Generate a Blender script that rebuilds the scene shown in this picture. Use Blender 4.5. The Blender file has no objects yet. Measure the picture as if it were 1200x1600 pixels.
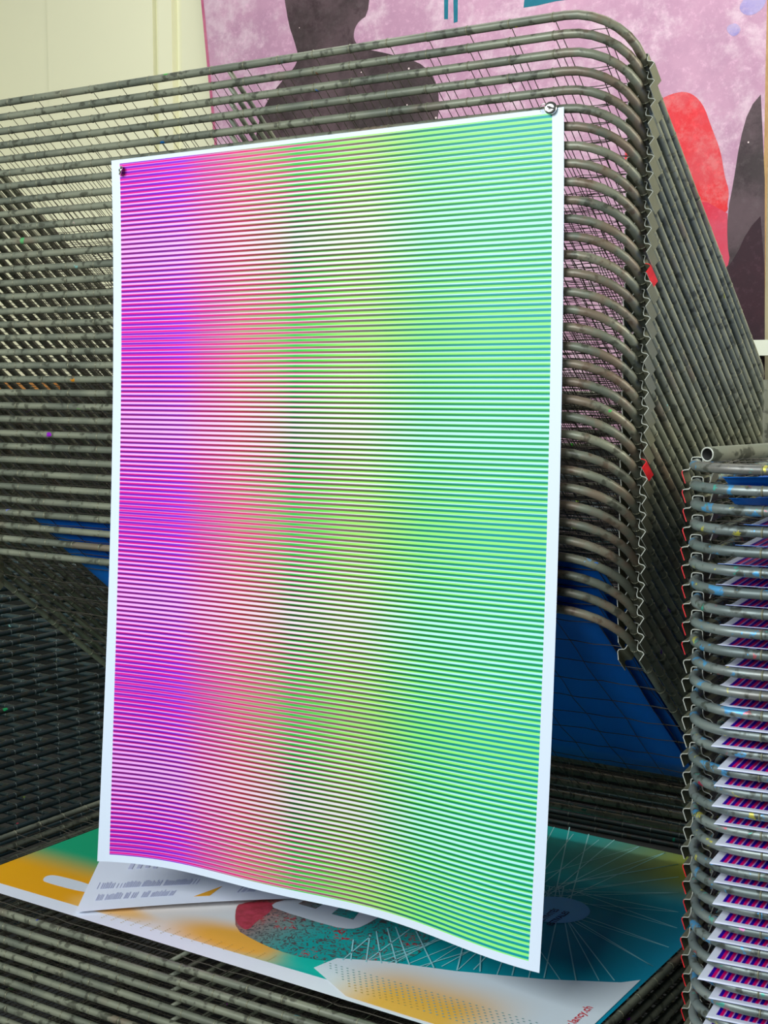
import bpy, bmesh, math, random
from mathutils import Vector, Matrix
random.seed(7)
S = bpy.context.scene
COL = S.collection
PI = math.pi
R = math.radians

# ------------------------------------------------------------------ camera
FPX = 2150.0
YAW = R(33.2)
PITCH = math.atan(217 / FPX)
CAM = Vector((0.76, -1.84, 1.45))
cr = Vector((math.cos(YAW), math.sin(YAW), 0))
cg = Vector((-math.sin(YAW), math.cos(YAW), 0))
cF = cg * math.cos(PITCH) - Vector((0, 0, 1)) * math.sin(PITCH)
cU = cr.cross(cF)
cam = bpy.data.cameras.new('camera')
cam.sensor_fit = 'VERTICAL'; cam.sensor_height = 32; cam.sensor_width = 24
cam.lens = FPX / 1600 * 32
cam.clip_start = 0.05
camo = bpy.data.objects.new('camera', cam); COL.objects.link(camo)
m = Matrix((cr, cU, -cF)).transposed().to_4x4(); m.translation = CAM
camo.matrix_world = m
S.camera = camo

def ray(x, y): return cF * FPX + cr * (x - 600) + cU * (800 - y)
def onY(x, y, Y):
    d = ray(x, y); return CAM + d * ((Y - CAM.y) / d.y)
def onZ(x, y, Z):
    d = ray(x, y); return CAM + d * ((Z - CAM.z) / d.z)

# ------------------------------------------------------------------ light and exposure
S.view_settings.view_transform = 'Standard'
S.view_settings.look = 'None'
S.view_settings.exposure = 0.0
S.view_settings.gamma = 1.0
S.view_settings.use_curve_mapping = False
w = bpy.data.worlds.new('world'); S.world = w; w.use_nodes = True
w.node_tree.nodes['Background'].inputs[0].default_value = (0.85, 0.93, 1.0, 1)
w.node_tree.nodes['Background'].inputs[1].default_value = 0.10
def area(name, loc, target, sx, sy, power, col):
    l = bpy.data.lights.new(name, 'AREA'); l.shape = 'RECTANGLE'; l.size = sx; l.size_y = sy
    l.energy = power; l.color = col
    o = bpy.data.objects.new(name, l); COL.objects.link(o); o.location = loc
    o.rotation_euler = (Vector(target) - Vector(loc)).to_track_quat('-Z', 'Y').to_euler()
    return o
area('window_daylight', (-0.9, -3.9, 3.0), (-0.5, 0.0, 1.35), 3.0, 1.8, 222, (0.92, 0.97, 1.0))
area('side_window_daylight', (2.6, 0.6, 2.2), (-0.1, 0.4, 1.5), 1.4, 1.4, 72, (1.0, 0.96, 0.84))
area('back_wall_fill', (-0.7, 0.9, 3.9), (-1.0, 2.0, 1.9), 3.0, 1.4, 66, (1.0, 0.99, 0.92))  # added soft overhead lamp, brightens the back wall and upper rack

# ------------------------------------------------------------------ helpers
def lin(c):
    return tuple(((v / 255) / 12.92 if v / 255 <= .04045 else ((v / 255 + .055) / 1.055) ** 2.4) for v in c) + (1,)

def tag(o, label=None, cat=None, group=None, kind=None):
    if label: o['label'] = label
    if cat: o['category'] = cat
    if group: o['group'] = group
    if kind: o['kind'] = kind
    return o

def link(o, parent=None):
    COL.objects.link(o)
    if parent: o.parent = parent
    return o

def empty(name, loc=(0, 0, 0), rz=0):
    o = bpy.data.objects.new(name, None); o.empty_display_size = .1
    o.location = loc; o.rotation_euler = (0, 0, rz); return link(o)

def mesh_obj(name, bm, mats, parent=None, smooth=True):
    me = bpy.data.meshes.new(name)
    bm.normal_update(); bm.to_mesh(me); bm.free()
    if not isinstance(mats, (list, tuple)): mats = [mats]
    for mt in mats: me.materials.append(mt)
    if smooth:
        for p in me.polygons: p.use_smooth = True
    o = bpy.data.objects.new(name, me)
    return link(o, parent)

def inst(name, me, parent, loc=(0, 0, 0)):
    o = bpy.data.objects.new(name, me); o.location = loc
    return link(o, parent)

def tube(bm, pts, r, n=10, closed=False, caps=True, mi=0, radii=None):
    pts = [Vector(p) for p in pts]
    N = len(pts); rings = []
    prev = None
    for i, p in enumerate(pts):
        if closed: t = pts[(i + 1) % N] - pts[i - 1]
        else: t = pts[min(i + 1, N - 1)] - pts[max(i - 1, 0)]
        if t.length < 1e-9: t = Vector((1, 0, 0))
        t.normalize()
        if prev is None:
            a = Vector((0, 0, 1)) if abs(t.z) < .9 else Vector((1, 0, 0))
            u = t.cross(a).normalized()
        else:
            u = (prev - t * prev.dot(t)).normalized()
        prev = u; v = t.cross(u)
        rr = radii[i] if radii else r
        rings.append([bm.verts.new(p + (u * math.cos(2 * PI * k / n) + v * math.sin(2 * PI * k / n)) * rr) for k in range(n)])
    for i in range(N if closed else N - 1):
        A, B = rings[i], rings[(i + 1) % N]
        for k in range(n):
            f = bm.faces.new((A[k], A[(k + 1) % n], B[(k + 1) % n], B[k])); f.material_index = mi
    if caps and not closed:
        for ring in (list(reversed(rings[0])), rings[-1]):
            f = bm.faces.new(ring); f.material_index = mi

def box(bm, lo, hi, mi=0):
    x0, y0, z0 = lo; x1, y1, z1 = hi
    vs = [bm.verts.new(p) for p in ((x0,y0,z0),(x1,y0,z0),(x1,y1,z0),(x0,y1,z0),(x0,y0,z1),(x1,y0,z1),(x1,y1,z1),(x0,y1,z1))]
    for q in ((3,2,1,0),(4,5,6,7),(0,1,5,4),(1,2,6,5),(2,3,7,6),(3,0,4,7)):
        f = bm.faces.new([vs[i] for i in q]); f.material_index = mi

# ------------------------------------------------------------------ node helpers
class NT:
    def __init__(self, name, rough=.6, metal=0, spec=.5):
        self.m = bpy.data.materials.new(name); self.m.use_nodes = True
        self.t = self.m.node_tree; self.b = self.t.nodes['Principled BSDF']
        self.b.inputs['Roughness'].default_value = rough
        self.b.inputs['Metallic'].default_value = metal
        self.b.inputs['Specular IOR Level'].default_value = spec
    def n(self, typ, **kw):
        nd = self.t.nodes.new(typ)
        for k, v in kw.items(): setattr(nd, k, v)
        return nd
    def set(self, sock, v):
        if isinstance(v, bpy.types.NodeSocket): self.t.links.new(v, sock)
        elif v is not None: sock.default_value = v
    def math(self, op, a, b=None, c=None, clamp=False):
        nd = self.n('ShaderNodeMath', operation=op, use_clamp=clamp)
        self.set(nd.inputs[0], a)
        if b is not None: self.set(nd.inputs[1], b)
        if c is not None: self.set(nd.inputs[2], c)
        return nd.outputs[0]
    def mix(self, fac, a, b, blend='MIX'):
        nd = self.n('ShaderNodeMix', data_type='RGBA', blend_type=blend)
        self.set(nd.inputs[0], fac); self.set(nd.inputs[6], a); self.set(nd.inputs[7], b)
        return nd.outputs[2]
    def noise(self, vec, scale, detail=3, rough=.5, dist=0):
        nd = self.n('ShaderNodeTexNoise'); nd.inputs['Scale'].default_value = scale
        nd.inputs['Detail'].default_value = detail; nd.inputs['Roughness'].default_value = rough
        nd.inputs['Distortion'].default_value = dist
        if vec is not None: self.set(nd.inputs['Vector'], vec)
        return nd.outputs['Fac'], nd.outputs['Color']
    def voro(self, vec, scale):
        nd = self.n('ShaderNodeTexVoronoi'); nd.inputs['Scale'].default_value = scale
        self.set(nd.inputs['Vector'], vec)
        return nd.outputs['Distance'], nd.outputs['Color']
    def ramp(self, fac, stops, interp='LINEAR'):
        nd = self.n('ShaderNodeValToRGB'); cr_ = nd.color_ramp; cr_.interpolation = interp
        while len(cr_.elements) < len(stops): cr_.elements.new(.5)
        for e, (p, c) in zip(cr_.elements, stops): e.position = p; e.color = c
        self.set(nd.inputs[0], fac); return nd.outputs[0]
    def sstep(self, v, a, b):
        nd = self.n('ShaderNodeMapRange', interpolation_type='SMOOTHSTEP')
        self.set(nd.inputs[0], v); nd.inputs[1].default_value = a; nd.inputs[2].default_value = b
        return nd.outputs[0]
    def obj(self): return self.n('ShaderNodeTexCoord').outputs['Object']
    def uv(self):
        s = self.n('ShaderNodeSeparateXYZ'); self.t.links.new(self.n('ShaderNodeTexCoord').outputs['UV'], s.inputs[0])
        return s.outputs[0], s.outputs[1]
    def objr(self):      # object coordinates shifted by a random amount per object
        a = self.n('ShaderNodeVectorMath', operation='ADD'); self.t.links.new(self.obj(), a.inputs[0])
        rnd = self.n('ShaderNodeObjectInfo').outputs['Random']
        c = self.n('ShaderNodeCombineXYZ')
        for i, k in enumerate((37.0, 71.0, 19.0)): self.set(c.inputs[i], self.math('MULTIPLY', rnd, k))
        self.t.links.new(c.outputs[0], a.inputs[1]); return a.outputs[0]
    def col(self, v): self.set(self.b.inputs['Base Color'], v); return self
    def bump(self, h, strength=.3, dist=.002):
        nd = self.n('ShaderNodeBump'); nd.inputs['Strength'].default_value = strength; nd.inputs['Distance'].default_value = dist
        self.set(nd.inputs['Height'], h); self.t.links.new(nd.outputs[0], self.b.inputs['Normal'])

# ------------------------------------------------------------------ materials
def tube_material(name, base, dark, rust, metal=.15, smudge=False, corner=False):
    k = NT(name, .4, metal)
    v = k.objr()
    n1, _ = k.noise(v, 9, 4)
    n2, _ = k.noise(v, 60, 3)
    c = k.mix(k.sstep(n1, .35, .65), lin(base), lin(dark))
    n3, _ = k.noise(v, 4.2, 4)
    c = k.mix(k.math('MULTIPLY', k.sstep(n3, .58, .72), .55), c, lin(rust))
    c = k.mix(k.math('MULTIPLY', k.sstep(n2, .54, .66), .75), c, lin((52, 54, 42)))
    d, vc = k.voro(v, 13)
    n4, _ = k.noise(v, 120, 2)
    dd = k.math('ADD', d, k.math('MULTIPLY', k.math('SUBTRACT', n4, .5), .30))
    hs = k.n('ShaderNodeHueSaturation'); hs.inputs['Saturation'].default_value = 1.2; hs.inputs['Value'].default_value = .6
    k.t.links.new(vc, hs.inputs['Color'])
    c = k.mix(k.math('SUBTRACT', 1, k.sstep(dd, .045, .07)), c, hs.outputs[0])
    if corner:      # worn, rusty bends at the right-hand corner
        sx = k.n('ShaderNodeSeparateXYZ'); k.t.links.new(k.obj(), sx.inputs[0])
        cm = k.math('MULTIPLY', k.sstep(sx.outputs[0], 1.28, 1.36), k.math('SUBTRACT', 1, k.sstep(sx.outputs[1], .05, .16)))
        nr, _ = k.noise(v, 22, 4, .6)
        c = k.mix(k.math('MULTIPLY', k.math('MULTIPLY', cm, k.sstep(nr, .42, .62)), .5), c, lin((128, 98, 78)))
    if smudge:
        sx = k.n('ShaderNodeSeparateXYZ'); k.t.links.new(k.obj(), sx.inputs[0])
        near = k.math('SUBTRACT', 1, k.sstep(sx.outputs[0], .10, .22))
        for sc_, thr_, cc in ((14, .60, (70, 160, 214)), (17, .64, (206, 200, 70)), (21, .64, (60, 180, 160)), (19, .66, (206, 90, 100))):
            o_ = k.n('ShaderNodeVectorMath', operation='ADD'); k.t.links.new(v, o_.inputs[0]); o_.inputs[1].default_value = (sc_, sc_ * 2, 5)
            ns, _ = k.noise(o_.outputs[0], sc_ * 2.2, 4, .65, .4)
            c = k.mix(k.math('MULTIPLY', k.math('MULTIPLY', near, k.sstep(ns, thr_, thr_ + .04)), .8), c, lin(cc))
    k.col(c)
    k.set(k.b.inputs['Roughness'], k.math('ADD', .3, k.math('MULTIPLY', n1, .3)))
    k.bump(n2, .15, .001)
    return k.m
M_TUBE = tube_material('painted_tube_steel', (132, 136, 116), (100, 106, 92), (122, 94, 76), corner=True)
M_TUBE2 = tube_material('bare_tube_steel', (140, 150, 146), (108, 120, 118), (118, 102, 92), .45, True)
k = NT('wire_wrap_ring', .3, .3); k.col(lin((92, 104, 102))); M_RING = k.m
M_TUBE3 = tube_material('dark_tube_steel', (44, 66, 70), (32, 50, 54), (40, 50, 48))  # darker, bluer tube colour for the left and rear racks
k = NT('wire_steel', .5, .4); k.col(lin((84, 80, 70))); M_WIRE = k.m
k = NT('bracket_sheet_steel', .45, .4)
n1, _ = k.noise(k.objr(), 30, 3); k.col(k.mix(n1, lin((134, 134, 110)), lin((112, 114, 94)))); M_BRK = k.m
k = NT('bracket_cut_edge', .3, .2); k.col(lin((190, 194, 182))); M_EDGE = k.m
k = NT('bracket_red_paint', .45); n1, _ = k.noise(k.objr(), 60, 3); k.col(k.mix(k.sstep(n1, .3, .7), lin((236, 40, 44)), lin((205, 20, 35)))); M_RED = k.m
k = NT('dark_painted_steel', .5, .3); n1, _ = k.noise(k.objr(), 12, 3); k.col(k.mix(n1, lin((92, 104, 102)), lin((66, 78, 78)))); M_DARK = k.m
k = NT('polished_steel', .18, 1.0); k.col(lin((225, 225, 215))); M_CHROME = k.m
k = NT('slot_black', .5); k.col(lin((25, 25, 22))); M_SLOT = k.m
k = NT('floor_concrete', .8); n1, _ = k.noise(k.obj(), 6, 5); k.col(k.mix(n1, lin((46, 50, 52)), lin((32, 36, 38)))); M_FLOOR = k.m
k = NT('wall_cream_cladding', .75)
n1, _ = k.noise(k.obj(), 1.5, 3); n2, _ = k.noise(k.obj(), 90, 2)
k.col(k.mix(n1, lin((238, 236, 204)), lin((230, 230, 200)))); k.bump(n2, .08, .001); M_WALL = k.m
k = NT('white_board', .6); k.col(lin((226, 232, 214))); M_WHITE = k.m
k = NT('plain_paper', .55, 0, .3); k.col(lin((236, 242, 255))); M_PAPER = k.m

# ------------------------------------------------------------------ setting
bm = bmesh.new(); box(bm, (-4.5, -4.5, -.1), (3.5, 2.75, 0)); tag(mesh_obj('floor', bm, M_FLOOR, smooth=False), kind='structure')
WALLY = 2.3
bm = bmesh.new(); box(bm, (-4.5, WALLY + .03, 0), (3.5, WALLY + .18, 3.3))
# cladding panels with raised seams
xs = [onY(72, 60, WALLY).x, onY(243, 60, WALLY).x, onY(275, 60, WALLY).x]
box(bm, (-4.5, WALLY + .012, 0), (xs[0] - .002, WALLY + .03, 3.3))
box(bm, (xs[0] + .002, WALLY + .006, 0), (xs[1] - .02, WALLY + .03, 3.3))
box(bm, (xs[1] + .018, WALLY - .004, 0), (xs[2] - .018, WALLY + .03, 3.3))
box(bm, (xs[2] + .022, WALLY + .006, 0), (3.5, WALLY + .03, 3.3))
tag(mesh_obj('wall_back', bm, M_WALL, smooth=False), kind='structure')
k = NT('dark_gap_backing', .7); n1, _ = k.noise(k.obj(), 3, 4); k.col(k.mix(n1, lin((18, 28, 29)), lin((12, 18, 20)))); M_LOW = k.m
bm = bmesh.new(); box(bm, (-4.5, WALLY - .02, 0), (3.5, WALLY - .004, 1.42))  # added dark panel: shade behind the rack gaps put into its colour
tag(mesh_obj('shade_panel_1', bm, M_LOW, smooth=False), kind='structure')
bm = bmesh.new(); box(bm, (-4.6, -4.5, 0), (-4.5, 2.48, 3.3))
tag(mesh_obj('wall_left', bm, M_WALL, smooth=False), kind='structure')

# ------------------------------------------------------------------ painting on the back wall
PY = WALLY - .06
def flat_poly(bm, pts, mi, plane):
    vs = [bm.verts.new(plane(*p)) for p in pts]
    f = bm.faces.new(vs); f.material_index = mi; return f
def smooth_poly(pts, it=2):
    for _ in range(it):
        q = []
        for i in range(len(pts)):
            a, b = pts[i], pts[(i + 1) % len(pts)]
            q += [(a[0]*.75 + b[0]*.25, a[1]*.75 + b[1]*.25), (a[0]*.25 + b[0]*.75, a[1]*.25 + b[1]*.75)]
        pts = q
    return pts
def paint_mat(name, c1, c2, c3, scale=3.0, speck=True, thr=.6):
    k = NT(name, .55, 0, .3); c1, c2, c3 = [tuple(x * .93 for x in q_) for q_ in (c1, c2, c3)]
    v = k.obj()
    n1, _ = k.noise(v, scale, 6, .62, .15); n2, _ = k.noise(v, scale * 3, 7, .75, .1); n3, _ = k.noise(v, 45, 4, .75)
    c = k.mix(k.sstep(n1, .36, .62), lin(c1), lin(c2))
    c = k.mix(k.math('MULTIPLY', k.sstep(n2, thr - .12, thr + .12), .8), c, lin(c3))
    c = k.mix(k.math('MULTIPLY', k.sstep(n3, .5, .75), .35), c, lin(tuple(min(255, x + 45) for x in c1)))
    if speck:
        d, vc = k.voro(v, 26)
        sep = k.n('ShaderNodeSeparateXYZ'); k.t.links.new(vc, sep.inputs[0])
        g = k.math('MULTIPLY', k.math('LESS_THAN', d, .09), k.math('GREATER_THAN', sep.outputs[0], .8))
        c = k.mix(g, c, lin((225, 205, 205)))
    k.col(c); k.bump(n2, .2, .002); return k.m
P_PINK = paint_mat('painting_pink', (206, 160, 186), (186, 142, 170), (226, 200, 214), 2.2, False, .57)
P_DARK = paint_mat('painting_black_brown', (58, 48, 50), (92, 74, 80), (44, 26, 34), 4.0, True, .6)
P_RED = paint_mat('painting_red', (226, 42, 50), (216, 70, 80), (222, 120, 122), 5, False, .56)
P_RED2 = paint_mat('painting_crimson', (214, 46, 72), (206, 80, 104), (212, 96, 112), 3, False, .6)
P_TEAL = paint_mat('painting_teal', (16, 112, 134), (10, 96, 120), (30, 130, 150), 3, False, .6)
P_WHITE = paint_mat('painting_white_wash', (222, 198, 212), (232, 214, 224), (206, 168, 192), 5, False, .56)
P_MAROON = paint_mat('painting_maroon', (52, 18, 32), (40, 16, 28), (66, 26, 38), 3, True, .64)
P_EDGE = paint_mat('painting_board_edge', (198, 158, 112), (180, 140, 96), (210, 176, 130), 8, False)
P_BLUE = paint_mat('painting_blue', (150, 136, 196), (172, 160, 206), (190, 170, 200), 8, False, .55)
P_ROSE = paint_mat('painting_rose_line', (186, 92, 130), (200, 110, 140), (214, 130, 160), 8, False, .6)
bm = bmesh.new()
tl = onY(308, -330, PY); bl = onY(350, 400, PY); bl = bl + (bl - tl) * .7; br_ = onY(1196, 690, PY); tr = onY(1196, -330, PY)
TOPZ, BOTZ = 3.05, 1.22
e0 = onY(314, 0, PY); e1 = onY(335, 225, PY)
ex = lambda z: e0.x + (e1.x - e0.x) * (z - e0.z) / (e1.z - e0.z)
corners = [(ex(TOPZ), TOPZ), (onY(1196, 0, PY).x, TOPZ), (onY(1196, 300, PY).x, BOTZ), (ex(BOTZ), BOTZ)]
fr = [bm.verts.new((x, PY, z)) for x, z in corners]; bk = [bm.verts.new((x, PY + .035, z)) for x, z in corners]
f = bm.faces.new((fr[3], fr[2], fr[1], fr[0])); f.material_index = 0
f = bm.faces.new((bk[0], bk[1], bk[2], bk[3])); f.material_index = 7
for i in range(4):
    j = (i + 1) % 4
    f = bm.faces.new((fr[i], fr[j], bk[j], bk[i])); f.material_index = 7
def paint(pts, mi, off, sm=2):
    pts = smooth_poly(pts, sm) if sm else pts
    n = len(bm.verts)
    vs = [bm.verts.new(onY(x, y, PY - off)) for x, y in pts]
    f = bm.faces.new(vs); f.material_index = mi
    f.normal_update()
    if f.normal.y > 0: f.normal_flip()
paint([(430,-120),(575,-120),(580,20),(556,36),(551,62),(566,76),(600,82),(668,100),(690,150),(676,230),(640,330),(420,330),(395,240),(406,180),(428,140),(468,98),(462,70),(448,30)], 1, .0006)
paint([(1030,156),(1050,146),(1075,142),(1098,160),(1112,200),(1126,235),(1132,275),(1140,300),(1136,320),(1138,330),(1118,340),(1020,320),(960,250)], 2, .0007)
paint([(1010,310),(1137,318),(1136,380),(1141,410),(1128,425),(1100,440),(1050,430)], 8, .0009, 1)
paint([(1170,170),(1195,140),(1195,700),(1040,700),(1040,440),(1110,432),(1134,405),(1137,330),(1146,285),(1156,220)], 1, .0005, 1)
paint([(1195,330),(1195,705),(1000,705),(1000,560),(1060,470),(1120,440),(1150,400),(1168,360)], 6, .0011, 1)
0 and paint([(1000,100),(1060,70),(1140,66),(1190,90),(1188,128),(1120,118),(1060,120),(1010,124)], 5, .0004, 2)
paint([(835,-150),(905,-160),(900,-2),(868,2),(838,9),(818,12)], 3, .0005, 0)
paint([(693,-140),(702,-140),(700,30),(694,30)], 3, .0005, 0); paint([(706,-140),(717,-140),(715,34),(709,36)], 3, .0005, 0)
paint([(1150,12),(1180,-20),(1198,-30),(1198,10),(1170,28)], 4, .0004, 2)
paint([(1132,44),(1148,34),(1160,46),(1146,60)], 4, .0004, 2)
f = bm.faces.new([bm.verts.new(p) for p in ((ex(BOTZ), PY - .0006, BOTZ), (ex(BOTZ) + .016, PY - .0006, BOTZ), (ex(TOPZ) + .012, PY - .0006, TOPZ), (ex(TOPZ), PY - .0006, TOPZ))]); f.material_index = 9
tag(mesh_obj('painting', bm, [P_PINK, P_DARK, P_RED, P_TEAL, P_BLUE, P_WHITE, P_MAROON, P_EDGE, P_RED2, P_ROSE], smooth=False),
    'large pink abstract painting with black and red shapes on the cream back wall', 'painting')
bm = bmesh.new(); a = onY(1176, 532, PY - .06); box(bm, (a.x, PY - .12, a.z - .045), (a.x + 1.2, PY - .004, a.z))
tag(mesh_obj('wall_ledge', bm, M_WHITE, smooth=False), 'white ledge board in front of the painting\'s lower right corner', 'shelf')

k = NT('orange_plywood', .6); n1, _ = k.noise(k.obj(), 5, 5, .6, 1.0); k.col(k.mix(n1, lin((206, 140, 66)), lin((150, 92, 44)))); M_PLY = k.m
a = onY(-25, 590, WALLY - .03); b = onY(92, 640, WALLY - .03)
bm = bmesh.new(); box(bm, (a.x - .5, WALLY - .045, a.z - .075), (b.x, WALLY - .021, a.z))
tag(mesh_obj('plywood_board', bm, M_PLY, smooth=False), 'orange-brown wooden board fixed along the lower wall, glimpsed through the tilted shelves', 'board')

# ------------------------------------------------------------------ rack pieces
PITCHZ = .02602
W, L, RT, RC = 1.42, .896, .0066, .088
NX, NY = 20, 13
def rounded_rect(w_, l_, rc, seg=7):
    pts = []
    for cx, cy, a0 in ((w_ - rc, rc, -90), (w_ - rc, l_ - rc, 0), (rc, l_ - rc, 90), (rc, rc, 180)):
        for s in range(seg + 1):
            a = R(a0 + 90 * s / seg); pts.append((cx + rc * math.cos(a), cy + rc * math.sin(a), 0))
    return pts
bm = bmesh.new()
tube(bm, rounded_rect(W, L, RC), RT, 12, closed=True)
wx = [W * (i + .5) / NX for i in range(NX)]
wy = [L * (j + .5) / NY for j in range(NY)]
for x in wx:
    if RC < x < W - RC:
        for y in (0, L):
            tube(bm, [(x - .0016, y, 0), (x - .0008, y, 0), (x + .0008, y, 0), (x + .0016, y, 0)], 0, 10, radii=[RT - .0002, RT + .0008, RT + .0008, RT - .0002], mi=1)
for y in wy:
    if RC < y < L - RC:
        for x in (0, W):
            tube(bm, [(x, y - .0016, 0), (x, y - .0008, 0), (x, y + .0008, 0), (x, y + .0016, 0)], 0, 10, radii=[RT - .0002, RT + .0008, RT + .0008, RT - .0002], mi=1)
proto = mesh_obj('shelf_frame', bm, [M_TUBE, M_BRK]); FRAME_ME = proto.data; bpy.data.objects.remove(proto)
FRAME2_ME = FRAME_ME.copy(); FRAME2_ME.materials[0] = M_TUBE2
FRAME3_ME = FRAME_ME.copy(); FRAME3_ME.materials[0] = M_TUBE3; FRAME3_ME.materials[1] = M_RING
def edge_y(x):      # y of the front rail centre at x, following the rounded corner
    if x < RC: return RC - math.sqrt(max(0, RC * RC - (RC - x) ** 2))
    if x > W - RC: return RC - math.sqrt(max(0, RC * RC - (x - W + RC) ** 2))
    return 0
def edge_x(y):
    if y < RC: return RC - math.sqrt(max(0, RC * RC - (RC - y) ** 2))
    if y > L - RC: return RC - math.sqrt(max(0, RC * RC - (y - L + RC) ** 2))
    return 0
WIRES = []
for var in range(3):
    rnd = random.Random(50 + var); bm = bmesh.new(); rw = .00078
    sag = lambda x, y: -.004 * math.sin(PI * x / W) * math.sin(PI * y / L)
    for x in wx:
        y0 = edge_y(x); pts = []
        ph = rnd.uniform(0, 6)
        for s in range(15):
            t = s / 14; y = y0 + (L - 2 * y0) * t
            amp = .0035 * math.sin(PI * t)
            pts.append((x + rnd.uniform(-1, 1) * amp, y, sag(x, y) + rnd.uniform(-1, 1) * amp * .7))
        tube(bm, pts, rw, 4, caps=False)
    for y in wy:
        x0 = edge_x(y); pts = []
        for s in range(43):
            t = s / 42; x = x0 + (W - 2 * x0) * t
            bow = -.0025 * abs(math.sin(PI * x / (W / NX)))
            amp = .0016
            pts.append((x, y + rnd.uniform(-1, 1) * amp + bow, sag(x, y) + rnd.uniform(-1, 1) * amp))
        tube(bm, pts, rw, 4, caps=False)
    o = mesh_obj('wire_mesh', bm, M_WIRE); WIRES.append(o.data); bpy.data.objects.remove(o)
bm = bmesh.new(); tube(bm, [(W / 2, RT * .6, -.002), (W / 2, L - RT * .6, -.002)], .0042, 8)
o = mesh_obj('centre_bar', bm, M_TUBE); BAR_ME = o.data; bpy.data.objects.remove(o)
# folded sheet bracket: inverted hat clamped over the side tube, feet standing on the bracket below
prof = [(-15.5,-27.5),(-20.5,-13.5),(-19.6,-10.2),(-17,-9.2),(-11.5,-8.6),(-9.8,-6.8),(-8,-1),(-7.6,6.4),(-6,8.2),(0,8.6),(6,8.2),(7.6,6.4),(8,-2),(9.6,-6.6),(11.5,-8),(18,-9.6),(21.5,-12.8),(17.6,-25.0)]
def bracket(name, red):
    bm = bmesh.new(); th = 1.3; P = [Vector((x, 0, z)) for x, z in prof]; out = []; inn = []
    for i, p in enumerate(P):
        t = (P[min(i + 1, len(P) - 1)] - P[max(i - 1, 0)]).normalized(); nrm = Vector((-t.z, 0, t.x))
        out.append(p + nrm * th * .5); inn.append(p - nrm * th * .5)
    y0, y1 = 0, 34
    V = lambda p, y: bm.verts.new((p.x / 1000, y / 1000, p.z / 1000))
    rows = [[V(p, y) for p in out] + [] for y in (y0, y1)]; rin = [[V(p, y) for p in inn] for y in (y0, y1)]
    def leg(i):
        if red == 'left': return i < 2
        if red == 'right': return i > 13
        return False
    for i in range(len(P) - 1):
        mi = 2 if leg(i) else 0
        for a, b, c, d, q in ((rows[0][i], rows[0][i+1], rows[1][i+1], rows[1][i], mi), (rin[0][i+1], rin[0][i], rin[1][i], rin[1][i+1], 0),
                           (rows[0][i+1], rows[0][i], rin[0][i], rin[0][i+1], mi if red and leg(i) else 1), (rows[1][i], rows[1][i+1], rin[1][i+1], rin[1][i], 1)):
            f = bm.faces.new((a, b, c, d)); f.material_index = q
    for i in (0, -1):
        f = bm.faces.new((rows[0][i], rows[1][i], rin[1][i], rin[0][i])); f.material_index = 1
    bmesh.ops.recalc_face_normals(bm, faces=bm.faces)
    o = mesh_obj(name, bm, [M_BRK, M_EDGE, M_RED], smooth=False); me = o.data; bpy.data.objects.remove(o); return me
BRK = {None: bracket('spacer_bracket', None), 'left': bracket('spacer_bracket', 'left'), 'right': bracket('spacer_bracket', 'right')}
BY = RC + .004

def shelf(rack, loc, tilt=0, bare=False, redl=None, redr=None, mesh=True, brackets=True, jit=.0, rnd=random):
    fr = inst('shelf_frame', {True: FRAME2_ME, False: FRAME_ME, 'black': FRAME3_ME}[bare], rack, loc)
    fr.rotation_euler = (tilt, R(rnd.uniform(-1, 1) * .03) if jit else 0, 0)
    if mesh:
        inst('wire_mesh', rnd.choice(WIRES), fr)
        inst('centre_bar', BAR_ME, fr)
    if brackets:
        a = inst('spacer_bracket', BRK[redl], fr, (0, BY + rnd.uniform(-.002, .002), 0))
        b = inst('spacer_bracket', BRK[redr], fr, (W, BY + rnd.uniform(-.002, .002), 0))
        if redl: a['label'] = 'spacer bracket with a red painted foot'
        if redr: b['label'] = 'spacer bracket with a red painted foot'
    return fr

def uprights(rack, ztop, y, x0=-.028, x1=W + .028, mat=M_TUBE, yf=None):
    for x in (x0, x1):
        bm = bmesh.new(); tube(bm, [(x, y, .02), (x, y, ztop)], .012, 12); mesh_obj('upright_post', bm, mat, rack)
        bm = bmesh.new(); tube(bm, [(x, .0 if yf is None else yf, .03), (x, y, .03)], .012, 12); mesh_obj('base_rail', bm, mat, rack)
        for yy in ((.03 if yf is None else yf + .03), y - .02):
            bm = bmesh.new(); tube(bm, [(x, yy, 0), (x, yy, .01), (x, yy, .02)], .016, 12, radii=[.016, .016, .010]); mesh_obj('foot', bm, M_DARK, rack)
    bm = bmesh.new(); tube(bm, [(x0, y, .03), (x1, y, .03)], .012, 12); mesh_obj('base_crossbar', bm, mat, rack)

# ------------------------------------------------------------------ main rack: upper shelves folded up, lower shelves flat
TILT = R(38)
X0 = -.045 - W
rack = empty('drying_rack', (X0, 0, 0))
tag(rack, 'tall grey wire-mesh print drying rack behind the hanging poster, upper shelves tilted up', 'drying rack', 'print drying racks')
ZT = 1.959; NUP = 34
RND = random.Random(3)
for i in range(NUP):
    z = ZT - i * PITCHZ
    shelf(rack, (RND.uniform(-.0015, .0015), 0, z + RND.uniform(-.0008, .0008)), -TILT, redr='right' if i in (11, 22) else None, rnd=RND)
HY = L * math.cos(TILT); HZ34 = ZT - (NUP - 1) * PITCHZ - L * math.sin(TILT)
FY = HY - L
ZF0 = .470
for i in range(14):
    shelf(rack, (RND.uniform(-.0015, .0015), FY, ZF0 - i * PITCHZ), 0, rnd=RND)
# rear hinge rods either side
uprights(rack, ZT - L * math.sin(TILT) + .03, HY + .072, yf=FY + .1, x0=.03, x1=W - .03)

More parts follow.
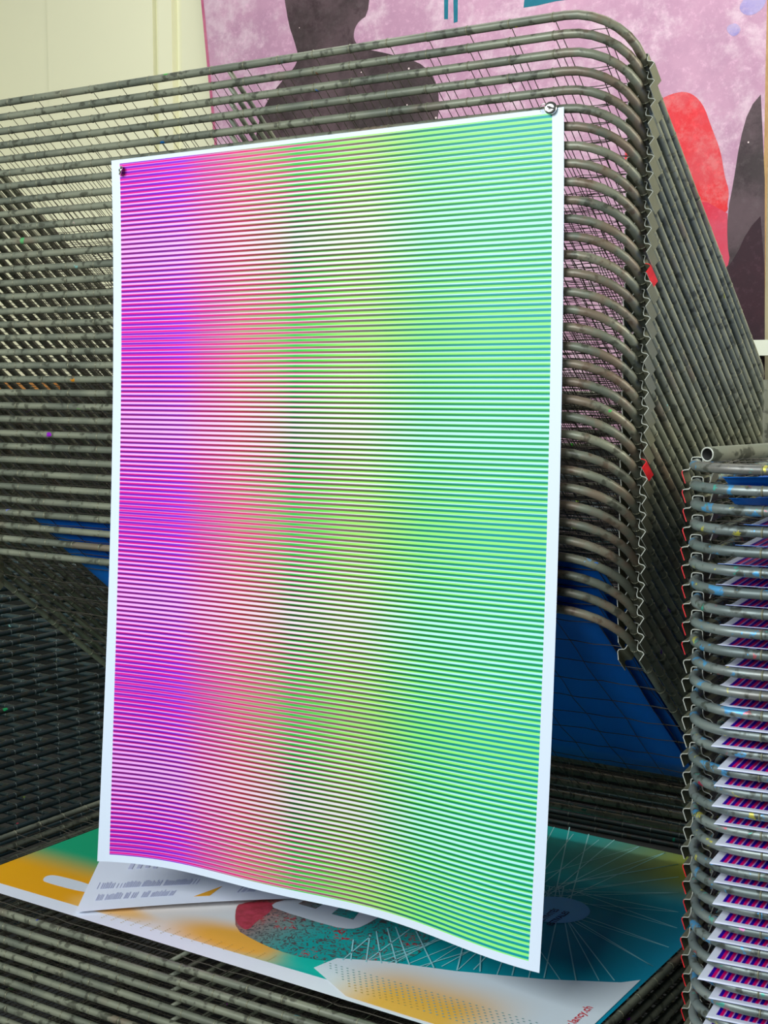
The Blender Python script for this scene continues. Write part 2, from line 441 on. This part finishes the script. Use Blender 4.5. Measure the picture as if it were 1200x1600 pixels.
# ------------------------------------------------------------------ other racks: one to the left, one behind
rack_l = empty('drying_rack', (-1.70 - W, -.12, 0))
tag(rack_l, 'dark drying rack with flat shelves left of the tilted shelves, seen through their gap', 'drying rack', 'print drying racks')
for i in range(33):
    shelf(rack_l, (RND.uniform(-.002, .002), 0, .98 - i * PITCHZ * (1.0)), 0, bare='black', mesh=False, brackets=False, rnd=RND)
uprights(rack_l, 1.0, L + .03, x0=-.03, x1=W + .03, mat=M_TUBE3)
rack_b = empty('drying_rack', (-1.40, 1.15, 0))
tag(rack_b, 'dark drying rack with flat shelves standing farthest back, against the wall', 'drying rack', 'print drying racks')
for i in range(40):
    shelf(rack_b, (RND.uniform(-.002, .002), 0, 1.13 - i * PITCHZ), 0, bare='black', mesh=False, brackets=False, rnd=RND)
uprights(rack_b, 1.15, L + .03, x0=-.03, x1=W + .03, mat=M_TUBE3)

# ------------------------------------------------------------------ right rack with the striped prints
RZ = R(5.9)
NR = 31
RACK_R = Vector((.117, -.155, 0))
rack_r = empty('drying_rack', RACK_R, RZ)
tag(rack_r, 'grey drying rack at the right edge holding a print on every shelf', 'drying rack', 'print drying racks')
ZR0 = 1.329
MR = Matrix.Translation(RACK_R) @ Matrix.Rotation(RZ, 4, 'Z')
yo = []
for i in range(NR):
    red = 'left' if (i <= 9 or i >= 21) else None
    dx = RND.uniform(-.0016, .0016) - .007 + .0006 * i; dy = RND.uniform(-.004, .004); yo.append((dx, dy))
    shelf(rack_r, (dx, dy, ZR0 - i * PITCHZ), 0, bare=True, redl=red, rnd=RND)
uprights(rack_r, ZR0 + .06, L + .035, x0=.035, x1=W - .03, mat=M_TUBE2)

# striped print material: stripes run from front to back
def striped(name):
    k = NT(name, .5, 0, .3)
    u, v = k.uv()
    f = k.math('FRACT', k.math('MULTIPLY', u, 1 / .0106))
    c = k.ramp(f, [(0, lin((36, 0, 165))), (.40, lin((36, 0, 165))), (.44, lin((232, 0, 110))), (.80, lin((232, 0, 110))), (.86, lin((222, 170, 232))), (.97, lin((222, 170, 232)))], 'LINEAR')
    inside = k.math('MULTIPLY', k.math('MULTIPLY', k.math('GREATER_THAN', u, .010), k.math('LESS_THAN', u, 1.24)), k.math('MULTIPLY', k.math('GREATER_THAN', v, .0125), k.math('LESS_THAN', v, .86)))
    k.col(k.mix(inside, lin((228, 234, 250)), c)); return k.m
M_STRIPE = striped('striped_ink_on_paper')
k = NT('blue_ink', .5, 0, .3)
n1, _ = k.noise(k.obj(), 5, 2); k.col(k.mix(n1, lin((10, 132, 236)), lin((4, 112, 222)))); M_BLUE = k.m
k = NT('pale_blue_back', .5, 0, .3); k.col(lin((150, 165, 232))); M_PALE = k.m
k = NT('ringed_ink', .5, 0, .3)
u, v = k.uv()
d = k.math('SQRT', k.math('ADD', k.math('POWER', k.math('SUBTRACT', u, .16), 2), k.math('POWER', k.math('SUBTRACT', v, .05), 2)))
c = k.ramp(k.math('FRACT', k.math('MULTIPLY', d, 28)), [(0, lin((20, 150, 120))), (.4, lin((60, 170, 130))), (.5, lin((232, 130, 110))), (1, lin((236, 150, 120)))])
k.col(k.mix(k.math('LESS_THAN', d, .09), lin((0, 104, 214)), c)); M_RINGS = k.m

def sheet(name, w_, l_, zf, nx, ny, mats, th=.00035, x_of=None):
    bm = bmesh.new(); uvl = bm.loops.layers.uv.new('UVMap')
    g = [[None] * (ny + 1) for _ in range(nx + 1)]; uvd = {}
    for i in range(nx + 1):
        for j in range(ny + 1):
            # denser rows near the front edge
            t = j / ny; t = t * t * .85 + t * .15
            x = w_ * i / nx; y = l_ * t
            p = zf(x, y); vtx = bm.verts.new(p); g[i][j] = vtx; uvd[vtx] = (x, y)
    for i in range(nx):
        for j in range(ny):
            f = bm.faces.new((g[i][j], g[i+1][j], g[i+1][j+1], g[i][j+1]))
            for l in f.loops: l[uvl].uv = uvd[l.vert]
    o = mesh_obj(name, bm, mats)
    sm = o.modifiers.new('paper', 'SOLIDIFY'); sm.thickness = th; sm.offset = -1
    if len(mats) > 1: sm.material_offset = 1; sm.material_offset_rim = 1
    return o

ordw = ['topmost', 'second', 'third', 'fourth', 'fifth', 'sixth', 'seventh', 'eighth', 'ninth', 'tenth', 'eleventh', 'twelfth', 'thirteenth', 'fourteenth',
        'fifteenth', 'sixteenth', 'seventeenth', 'eighteenth', 'nineteenth', 'twentieth', 'twenty-first', 'twenty-second', 'twenty-third', 'twenty-fourth',
        'twenty-fifth', 'twenty-sixth', 'twenty-seventh', 'twenty-eighth', 'twenty-ninth', 'thirtieth']
# how far each print's front-left corner sits: (x from left tube, y from front rail, front-edge lift in metres)
spots = {1: (.052, .012, .012), 2: (.060, .012, .011), 3: (.078, .018, .004), 4: (.070, .012, .004), 5: (.048, .012, .004), 6: (.045, .012, .004),
         7: (.056, .012, .0035), 8: (.050, .010, .003), 9: (.046, .010, .003), 10: (.055, .012, .002), 11: (.050, .010, .002), 12: (.048, .010, .002)}
for i in range(1, NR):
    if i in spots: ox, oy, lift = spots[i]
    else:
        ox = .052 + RND.uniform(-.009, .009) - .0011 * (i - 12); oy = -.008 + RND.uniform(-.007, .006); lift = 0
    base = RT + .0012
    rr = random.Random(900 + i); droop = rr.uniform(.003, .007) if oy < 0 and not lift else 0
    bulge = rr.uniform(-.001, .002)
    def zf(x, y, lift=lift, droop=droop, bulge=bulge, oy=oy, rr=rr):
        yy = y + oy
        z = -.0038 * math.sin(min(1, max(0, (yy - .01) / (L - .01))) ** .5 * PI) * min(1, max(0, x / .10 + .35))
        if lift: z = -.005 + (lift + .0005) * math.exp(-(y / .018) ** 2)
        if lift and i < 3: z += .003 * math.exp(-(y / .03) ** 2) * math.sin(x * 14)
        if yy < -.007: z -= .10 * (-.007 - yy)
        return (x + (.14 * (y if y < .02 else .02) if i < 3 else 0) * (1 if x < .05 else 0), y, z)
    if i == 1: mats = [M_RINGS, M_BLUE]
    elif i == 2: mats = [M_BLUE, M_BLUE]
    elif i in (3, 4, 5): mats = [M_STRIPE, M_BLUE]
    else: mats = [M_STRIPE, M_PALE]
    o = sheet('art_print', 1.26, .865, zf, 60, 26, mats)
    p = MR @ Vector((ox + yo[i][0], oy + yo[i][1], ZR0 - i * PITCHZ + base))
    o.location = p; o.rotation_euler = (0, 0, RZ + R(rr.uniform(-.5, .5)))
    if i < 3: lab = 'blue print with a curled front edge, %s sheet down in the right-hand rack' % ordw[i - 1]
    else: lab = 'magenta and navy striped print, %s sheet from the top in the right-hand rack' % ordw[i - 1]
    tag(o, lab, 'print', 'prints drying in the right-hand rack')

# loose tube lying over the top of the right rack
bm = bmesh.new()
p0 = onZ(1105, 710, ZR0 + .030); dirv = Vector((math.cos(R(76)), math.sin(R(76)), 0))
p1 = p0 + dirv * .9
n = 20; r0, r1 = .0085, .0068
u = dirv.cross(Vector((0, 0, 1))).normalized(); v = u.cross(dirv)
rg = []
for p, r_ in ((p0 + dirv * .004, r1), (p0, r1), (p0, r0), (p1, r0), (p1, r1), (p1 - dirv * .03, r1)):
    rg.append([bm.verts.new(p + (u * math.cos(2 * PI * k_ / n) + v * math.sin(2 * PI * k_ / n)) * r_) for k_ in range(n)])
rin = [bm.verts.new(p0 + dirv * .12 + (u * math.cos(2 * PI * k_ / n) + v * math.sin(2 * PI * k_ / n)) * r1) for k_ in range(n)]
seqs = [rin, rg[1], rg[2], rg[3], rg[4], rg[5]]
for ai, (A, B) in enumerate(zip(seqs, seqs[1:])):
    for k_ in range(n):
        f = bm.faces.new((A[k_], A[(k_ + 1) % n], B[(k_ + 1) % n], B[k_])); f.material_index = 1 if ai == 1 else (2 if ai == 0 else 0)
for vtx in rg[0]: bm.verts.remove(vtx)
bmesh.ops.recalc_face_normals(bm, faces=bm.faces)
tag(mesh_obj('metal_tube', bm, [M_TUBE, M_EDGE, M_SLOT]), 'open-ended grey metal tube lying on top of the right-hand rack', 'tube')

# ------------------------------------------------------------------ blue prints on the lowest tilted shelves
for q, i in enumerate((30, 31, 32, 33)):
    def zf(x, y): return (x, y, .0010 * math.sin(x * 7 + q) + .0008 * math.sin(y * 11))
    o = sheet('art_print', (1.195, 1.150, 1.115, 1.060)[q], .61, zf, 30, 16, [M_BLUE, M_BLUE])
    loc = Matrix.Translation((X0, 0, ZT - i * PITCHZ)) @ Matrix.Rotation(-TILT, 4, 'X') @ Vector(((.195, .235, .270, .318)[q], .014, .0035))
    o.location = loc; o.rotation_euler = (-TILT, 0, R(.35 * (q - 1.5) * .4))
    tag(o, 'blue print lying on the %s of the upward-tilted shelves' % ['fourth lowest', 'third lowest', 'second lowest', 'lowest'][q], 'print', 'blue prints on the tilted shelves')

# ------------------------------------------------------------------ hanging poster
k = NT('line_printed_poster', .42, 0, .35)
u, v = k.uv()
AL, BL_, AU, BV = .0225, .9790, .0055, .9895
uu = k.math('DIVIDE', k.math('SUBTRACT', u, AL), BL_ - AL)
vv = k.math('DIVIDE', k.math('SUBTRACT', v, AU), BV - AU)
def rp(fac, st): return k.ramp(fac, [(p, lin(c)) for p, c in st])
ca = rp(uu, [(0, (238, 20, 162)), (.16, (236, 6, 156)), (.26, (230, 36, 138)), (.34, (230, 52, 120)), (.45, (210, 88, 126)), (.53, (150, 96, 104)), (.60, (112, 98, 86)), (.68, (40, 116, 74)), (.76, (0, 134, 112)), (.88, (0, 154, 152)), (1, (0, 158, 164))])
cb = rp(uu, [(0, (138, 44, 190)), (.10, (132, 40, 214)), (.17, (146, 66, 230)), (.23, (178, 120, 176)), (.32, (184, 176, 144)), (.41, (140, 204, 104)), (.46, (56, 218, 78)), (.52, (104, 238, 84)), (.58, (160, 252, 104)), (.68, (198, 255, 120)), (.85, (205, 255, 134)), (1, (208, 255, 140))])
cp = rp(uu, [(0, (255, 180, 255)), (.2, (255, 196, 246)), (.32, (255, 220, 238)), (.5, (255, 236, 246)), (.62, (246, 242, 248)), (.75, (196, 255, 246)), (1, (186, 255, 255))])
def stripe(N, phase, duty, grow, dip=0, soft=.06):
    half = k.math('ADD', duty / 2, k.math('MULTIPLY', uu, grow))
    if dip: half = k.math('SUBTRACT', half, k.math('MULTIPLY', k.math('MULTIPLY', uu, k.math('SUBTRACT', 1, uu)), 4 * dip))
    fr_ = k.math('FRACT', k.math('ADD', k.math('MULTIPLY', vv, N), phase))
    tri = k.math('ABSOLUTE', k.math('SUBTRACT', fr_, .5))       # 0 at centre of the line
    return k.math('SUBTRACT', 1, k.sstep(k.math('SUBTRACT', tri, half), -soft, soft))
sa = stripe(152.0, 0.0, .435, .035, .022)
sb = stripe(148.0, 0.5, .46, .035, .0)
c = k.mix(sa, cp, k.mix(1.0, cp, ca, 'MULTIPLY')); c = k.mix(sa, cp, ca)
c = k.mix(sb, c, k.mix(1.0, c, cb, 'MULTIPLY'))
ins = k.math('MULTIPLY', k.math('MULTIPLY', k.math('GREATER_THAN', uu, 0), k.math('LESS_THAN', uu, 1)), k.math('MULTIPLY', k.math('GREATER_THAN', vv, 0), k.math('LESS_THAN', vv, 1)))
k.col(k.mix(ins, lin((226, 240, 255)), c)); M_POSTER = k.m
TL = onY(174, 251, -.014); TR = onY(881, 167, -.014); BLp = onY(149, 1347, -.105); BRp = onY(847, 1517, -.085)
def poster_pt(u, v):
    top = TL.lerp(TR, u); bot = BLp.lerp(BRp, u)
    p = top.lerp(bot, v)
    # hangs close to the rails at first and swings forward lower down
    ytop = top.y; ybot = bot.y
    p.y = ytop + (ybot - ytop) * (v ** 1.6)
    p.y += .052 * (v ** 3) * math.sin(PI * min(1, u ** .72)) ** 1.2
    p.y += .010 * v ** 5 * math.sin(u * 11 + .5) - .006 * math.sin(PI * v) * math.sin(PI * u)
    p.y = min(p.y, -.012)
    p.x += .006 * math.sin(PI * v) * (1 if u > .5 else 1) * abs(u - .5)
    return p
bm = bmesh.new(); uvl = bm.loops.layers.uv.new('UVMap'); NU, NV = 60, 90
g = [[bm.verts.new(poster_pt(i / NU, j / NV)) for j in range(NV + 1)] for i in range(NU + 1)]
for i in range(NU):
    for j in range(NV):
        f = bm.faces.new((g[i][j], g[i][j+1], g[i+1][j+1], g[i+1][j]))
        for l, (a, b) in zip(f.loops, ((i, j), (i, j+1), (i+1, j+1), (i+1, j))): l[uvl].uv = (a / NU, b / NV)
poster = mesh_obj('hanging_poster', bm, [M_POSTER, M_PAPER])
sm = poster.modifiers.new('paper', 'SOLIDIFY'); sm.thickness = .0004; sm.offset = -1; sm.material_offset = 1; sm.material_offset_rim = 1; sm.use_rim = False
tag(poster, 'large rainbow poster of fine horizontal lines hung from the rack front by two clips', 'poster')
print('poster sizes', (TL - TR).length, (BLp - BRp).length, (TL - BLp).length, (TR - BRp).length)

# ------------------------------------------------------------------ clips
def clip(px, Y, yaw, tilt, lab, rad=.0092):
    c = onY(px[0], px[1], Y)
    root = empty('poster_clip', c); root.rotation_euler = (tilt, 0, yaw)
    tag(root, lab, 'clip', 'round steel clips holding the hanging poster')
    bm = bmesh.new()    # disc with a slot, axis along local -Y
    rs = [(0, 0.0), (rad * .55, -.0006), (rad * .86, -.0002), (rad, .0010), (rad, .0030), (rad * .5, .0036), (0.0015, .0036)]
    n = 28; rings = []
    for r_, y in rs:
        rings.append([bm.verts.new((max(r_, 1e-5) * math.cos(2 * PI * a / n), y, max(r_, 1e-5) * math.sin(2 * PI * a / n))) for a in range(n)])
    for A, B in zip(rings, rings[1:]):
        for a in range(n): bm.faces.new((A[a], A[(a + 1) % n], B[(a + 1) % n], B[a]))
    bmesh.ops.recalc_face_normals(bm, faces=bm.faces)
    mesh_obj('clip_disc', bm, M_CHROME, root)
    bm = bmesh.new(); box(bm, (-rad * .55, -.0013, -.0011), (rad * .55, .0004, .0011))
    bmesh.ops.rotate(bm, verts=bm.verts, cent=(0, 0, 0), matrix=Matrix.Rotation(R(20), 3, 'Y'))
    s_ = mesh_obj('slot', bm, M_SLOT, root, smooth=False)
    bm = bmesh.new()
    pts = [(-rad * .4, .004, .004)] + [(-.010 + .006 * math.cos(a), .003 + .004 * math.sin(a * .7), .001 + .007 * math.sin(a)) for a in [R(d) for d in range(60, 240, 20)]]
    tube(bm, pts, .0007, 6); mesh_obj('clip_hook', bm, M_CHROME, root)
    return root
clip((860, 168), -.021, R(20), R(-8), 'shiny round clip on the top right corner of the hanging poster')
clip((187, 266), -.022, R(-38), R(-12), 'dull round clip on the top left corner of the hanging poster', .0085)

# ------------------------------------------------------------------ big poster lying on the top flat shelf
ZP = ZF0 + RT + .003
plane = lambda x, y, o=0: onZ(x, y, ZP + o)
def mat_flat(name, c, c2=None, scale=8):
    k = NT(name, .5, 0, .3)
    if c2:
        n1, _ = k.noise(k.obj(), scale, 4, .6); k.col(k.mix(k.sstep(n1, .35, .65), lin(c), lin(c2)))
    else: k.col(lin(c))
    return k.m
A0 = Vector((-1.325, -.145)); A1 = Vector((-.050, -.158)); A2 = Vector((-.050, .742)); A3 = Vector((-1.318, .80))
k = NT('lying_poster_ink', .5, 0, .3)
u, v = k.uv()      # metres from the left-front corner
n1, _ = k.noise(k.obj(), 6, 3)
n1c = k.math('SUBTRACT', n1, .5)
uw = k.math('ADD', u, k.math('MULTIPLY', n1c, .06))
base = rp(k.math('DIVIDE', uw, 1.27), [(0, (246, 176, 0)), (.19, (244, 170, 10)), (.245, (242, 200, 120)), (.29, (236, 224, 214)), (.46, (228, 232, 232)), (.53, (120, 216, 196)), (.59, (0, 176, 170)), (1, (0, 146, 178))])
def blob(cx, cy, rx, ry, c, amt=1):
    global base
    dx = k.math('MULTIPLY', k.math('SUBTRACT', uw, cx + 1.325), 1 / rx); dy = k.math('MULTIPLY', k.math('SUBTRACT', v, cy + .15), 1 / ry)
    dd_ = k.math('SQRT', k.math('ADD', k.math('MULTIPLY', dx, dx), k.math('MULTIPLY', dy, dy)))
    base = k.mix(k.math('MULTIPLY', k.math('SUBTRACT', 1, k.sstep(dd_, .35, 1.15)), amt), base, lin(c))
blob(-.70, -.075, .17, .07, (248, 182, 70))
blob(-.50, -.075, .14, .055, (20, 196, 176))
blob(-.98, -.09, .12, .03, (246, 190, 90), .8)
# green corner at the back left, olive corner at the back right
gl = k.math('MULTIPLY', k.sstep(v, .12, .24), k.math('SUBTRACT', 1, k.sstep(uw, .16, .34)))
base = k.mix(gl, base, lin((0, 172, 120)))
ol = k.math('MULTIPLY', k.sstep(v, .62, .80), k.sstep(uw, .85, 1.2))
base = k.mix(ol, base, lin((150, 160, 20)))
# front white margin
base = k.mix(k.math('LESS_THAN', v, .034), base, lin((236, 242, 252)))
k.col(base); M_LY = k.m
mats = [M_LY, mat_flat('ly_white', (224, 232, 240)), mat_flat('ly_white_line', (160, 226, 230)), mat_flat('ly_orange', (244, 176, 60), (240, 196, 120), 10),
        mat_flat('ly_red', (196, 70, 88), (170, 60, 70), 60), None, mat_flat('ly_teal', (0, 176, 160), (30, 196, 176), 20),
        mat_flat('ly_dots', (196, 172, 96)), mat_flat('ly_pale_teal', (236, 244, 248)), mat_flat('ly_circle', (120, 200, 244)),
        mat_flat('ly_navy', (0, 40, 90)), mat_flat('ly_red_text', (214, 60, 70)), mat_flat('ly_dots_grey', (140, 178, 176)), None]
k = NT('ly_textured_oval', .5, 0, .3)
n1, _ = k.noise(k.obj(), 75, 3, .6, 2.2); n2, _ = k.noise(k.obj(), 18, 3, .6)
sx = k.n('ShaderNodeSeparateXYZ'); k.t.links.new(k.obj(), sx.inputs[0])
gx = k.sstep(sx.outputs[0], -.80, -.58)
c1 = k.mix(gx, lin((190, 96, 88)), lin((20, 170, 165)))
c2 = k.mix(k.sstep(n2, .55, .6), lin((84, 84, 84)), lin((186, 40, 54)))
k.col(k.mix(k.sstep(n1, .52, .57), c1, c2)); mats[5] = k.m
k = NT('ly_orange_fade', .5, 0, .3)
sx = k.n('ShaderNodeSeparateXYZ'); k.t.links.new(k.obj(), sx.inputs[0])
fx = k.math('MULTIPLY', k.sstep(sx.outputs[0], -.50, -.36), k.math('SUBTRACT', 1, k.sstep(sx.outputs[0], -.26, -.12)))
fy = k.math('SUBTRACT', 1, k.sstep(sx.outputs[1], -.10, .03))
k.col(k.mix(k.math('MULTIPLY', fx, fy), lin((226, 240, 246)), lin((246, 190, 80)))); mats[13] = k.m
bm = bmesh.new(); uvl = bm.loops.layers.uv.new('UVMap')
NU, NV = 40, 28; g = []
def lyz(a, b):
    return ZP + .0012 * math.sin(a * 9) * math.sin(b * 7 + 1) * (0 if .1 < a < .9 and b < .95 else 1) * .0
for i in range(NU + 1):
    row = []
    for j in range(NV + 1):
        a, b = i / NU, j / NV
        p = A0.lerp(A1, a).lerp(A3.lerp(A2, a), b); row.append(bm.verts.new((p.x, p.y, lyz(a, b))))
    g.append(row)
for i in range(NU):
    for j in range(NV):
        f = bm.faces.new((g[i][j], g[i+1][j], g[i+1][j+1], g[i][j+1]))
        for l in f.loops: l[uvl].uv = (l.vert.co.x - A0.x, l.vert.co.y - A0.y)
def decal(pts, mi, lay, sm=0):
    pts = smooth_poly(pts, sm) if sm else pts
    vs = [bm.verts.new(plane(x, y, .0003 + .0002 * lay)) for x, y in pts]
    f = bm.faces.new(vs); f.material_index = mi; f.normal_update()
    if f.normal.z < 0: f.normal_flip()
def dline(a, b, wd, mi, lay):
    p, q = plane(*a, .0003 + .0002 * lay), plane(*b, .0003 + .0002 * lay)
    t = (q - p).normalized(); n_ = Vector((-t.y, t.x, 0)) * wd / 2
    vs = [bm.verts.new(z_) for z_ in (p - n_, q - n_, q + n_, p + n_)]
    f = bm.faces.new(vs); f.material_index = mi; f.normal_update()
    if f.normal.z < 0: f.normal_flip()
def ddot(x, y, r_, mi, lay, n=6):
    c = plane(x, y, .0003 + .0002 * lay)
    vs = [bm.verts.new((c.x + r_ * math.cos(2 * PI * a / n), c.y + r_ * math.sin(2 * PI * a / n), c.z)) for a in range(n)]
    f = bm.faces.new(vs); f.material_index = mi
# soft orange patch, teal pool, dotted field
decal([(368,1452),(367,1425),(372,1412),(420,1404),(520,1410),(640,1430),(680,1470),(640,1500),(590,1508),(540,1503),(480,1498),(430,1484),(395,1468)], 5, 2, 1)
decal([(368,1440),(369,1420),(374,1411),(430,1408),(424,1424),(400,1440),(390,1452),(380,1452)], 4, 3, 1)
decal([(490,1512),(526,1497),(600,1502),(710,1517),(850,1530),(970,1535),(1001,1531),(930,1599),(900,1628),(760,1625),(640,1588),(540,1556)], 13, 4)
# white letter shape with two openings
decal([(424,1412),(452,1404),(560,1404),(600,1428),(566,1448),(548,1452),(520,1448),(428,1420)], 1, 5, 1)
decal([(466,1412),(478,1405),(506,1412),(493,1420)], 5, 6, 0); decal([(518,1428),(530,1418),(562,1424),(552,1437)], 5, 6, 0)
# white stroke on the yellow
decal([(66,1375),(72,1368),(88,1367),(150,1384),(150,1396),(120,1392),(72,1379)], 1, 1, 2)
# star of thin lines
src = (865, 1400)
rd = random.Random(5)
for tx, ty in ((600,1500),(640,1505),(690,1510),(740,1515),(800,1524),(850,1528),(900,1532),(960,1532),(1020,1510),(1045,1480),(1058,1450),(1060,1425),(1060,1395),(1060,1370),(1060,1350),(1040,1332),(1000,1322),(960,1312),(920,1303),(890,1292)):
    for j in range(1):
        dline((src[0] + rd.uniform(-30, 30), src[1] + rd.uniform(-20, 10)), (tx, ty), .0022, 2, 3)
        dline((src[0] + rd.uniform(-70, 10), src[1] + rd.uniform(-20, 20)), (tx - 24 if tx < 1000 else tx, ty), .0018, 2, 3)
for a, b in (((535,1500),(580,1462)),((548,1500),(552,1468)),((572,1503),(578,1460)),((596,1505),(588,1455)),((620,1506),(605,1450)),((640,1508),(618,1448)),((575,1500),(640,1452)),((606,1505),(700,1462)),((655,1510),(760,1478)),((678,1512),(650,1455)),((714,1516),(725,1472)),((750,1518),(752,1470))):
    dline(a, b, .0024, 2, 6)
# round label
C = plane(868, 1422); rad = abs((plane(921, 1420) - C).x) * 1.0
vs = [bm.verts.new((C.x + .062 * math.cos(2 * PI * a / 40), C.y + .062 * math.sin(2 * PI * a / 40), ZP + .0012)) for a in range(40)]
f = bm.faces.new(vs); f.material_index = 9
# dotted fields
P0 = plane(520, 1502); 
yy = P0.y - .015
rows = 0
for r_ in range(16):
    for c_ in range(46):
        x = P0.x - .02 + c_ * .0115 + (r_ % 2) * .0057; y = P0.y - .012 - r_ * .0075
        if y < A0.y + .018 or x > P0.x + .50 - r_ * .004 or x < P0.x + r_ * .012 - .01: continue
        vs = [bm.verts.new((x + dx * .0026, y + dy * .0018, ZP + .0016)) for dx, dy in ((-1, 0), (0, -1), (1, 0), (0, 1))]
        f = bm.faces.new(vs); f.material_index = 7 if (x - P0.x) < .22 and r_ > 5 else 12
P1 = plane(175, 1427)
for r_ in range(5):
    for c_ in range(17):
        p = P1 + Vector((c_ * .0225, -.004 - r_ * .0055 + c_ * .0012, 0))
        vs = [bm.verts.new((p.x + dx * .0016, p.y + dy * .0014, ZP + .0009)) for dx, dy in ((-1, 0), (0, -1), (1, 0), (0, 1))]
        f = bm.faces.new(vs); f.material_index = 7
def text_faces(s, size, origin, mi, z, up_is=-1, bold=0.0):
    cu = bpy.data.curves.new('lettering', 'FONT'); cu.body = s; cu.size = size; cu.offset = bold; cu.resolution_u = 3
    to = bpy.data.objects.new('lettering', cu); COL.objects.link(to)
    bpy.context.view_layer.update()
    me = bpy.data.meshes.new_from_object(to.evaluated_get(bpy.context.evaluated_depsgraph_get()))
    Mx = Matrix.Translation((origin[0], origin[1], z)) @ Matrix.Rotation(R(90), 4, 'Z')
    vs = [bm.verts.new(Mx @ v_.co) for v_ in me.vertices]
    for p in me.polygons:
        try: f = bm.faces.new([vs[q] for q in p.vertices]); f.material_index = mi
        except ValueError: pass
    bpy.data.objects.remove(to); bpy.data.curves.remove(cu); bpy.data.meshes.remove(me)
o3 = plane(862, 1448)
text_faces('ESTIVALES', .0165, (o3.x, o3.y), 10, ZP + .0016, bold=.0004)
text_faces('ACTIVITÉS', .0165, (o3.x - .021, o3.y - .002), 10, ZP + .0016, bold=.0004)
text_faces('DE', .0165, (o3.x - .042, o3.y + .030), 10, ZP + .0016, bold=.0004)
o4 = plane(934, 1569)
text_faces('www.lancy.ch', .020, (o4.x, o4.y - .128), 11, ZP + .0018, bold=.0003)
ly = mesh_obj('lying_poster', bm, mats, smooth=False)
tag(ly, 'big yellow and teal poster lying flat under the hanging poster', 'poster')

# ------------------------------------------------------------------ small text sheet on it
bm = bmesh.new()
z1 = ZP + .012
q = [onZ(118, 1425, z1 - .006), onZ(500, 1402, z1), onZ(600, 1330, z1 + .01), onZ(160, 1335, z1 + .012)]
NU, NV = 16, 8; g = []
def sp(a, b, off=0):
    p = q[0].lerp(q[1], a).lerp(q[3].lerp(q[2], a), b)
    p.z += .004 * math.sin(PI * a) * (1 - b) + off; return p
NU, NV = 48, 16
for i in range(NU + 1): g.append([bm.verts.new(sp(i / NU, j / NV)) for j in range(NV + 1)])
for i in range(NU):
    for j in range(NV): bm.faces.new((g[i][j], g[i+1][j], g[i+1][j+1], g[i][j+1]))
def bar(a0, a1, b0, b1, mi):
    vs = [bm.verts.new(sp(a, b, .0009)) for a, b in ((a0, b0), (a1, b0), (a1, b1), (a0, b1))]
    f = bm.faces.new(vs); f.material_index = mi
rd = random.Random(2)
for row, b0 in enumerate((.16, .36)):
    for blk in ((.05, .42), (.62, .92)):
        a = blk[0] + row * -.01
        while a < blk[1] - (.06 if row == 0 else 0):
            wdt = rd.uniform(.005, .009)
            if rd.random() < .86: bar(a, a + wdt * .5, b0, b0 + rd.uniform(.08, .12), 1)
            a += wdt
for j in range(9):
    bar(.12 + j * .03, .135 + j * .03, .70 + .01 * (j % 3), .82 + .02 * (j % 2), 1)
vs = [bm.verts.new(sp(a, b, .0005)) for a, b in ((.455, .12), (.52, .12), (.535, .30))]
f = bm.faces.new(vs); f.material_index = 2
tx = mesh_obj('text_sheet', bm, [M_PAPER, mat_flat('small_print_grey', (206, 210, 236)), mat_flat('small_orange', (240, 170, 40))], smooth=False)
sm = tx.modifiers.new('paper', 'SOLIDIFY'); sm.thickness = .0003; sm.offset = -1
tag(tx, 'white sheet of small grey text lying on the yellow side of the big flat poster', 'paper')
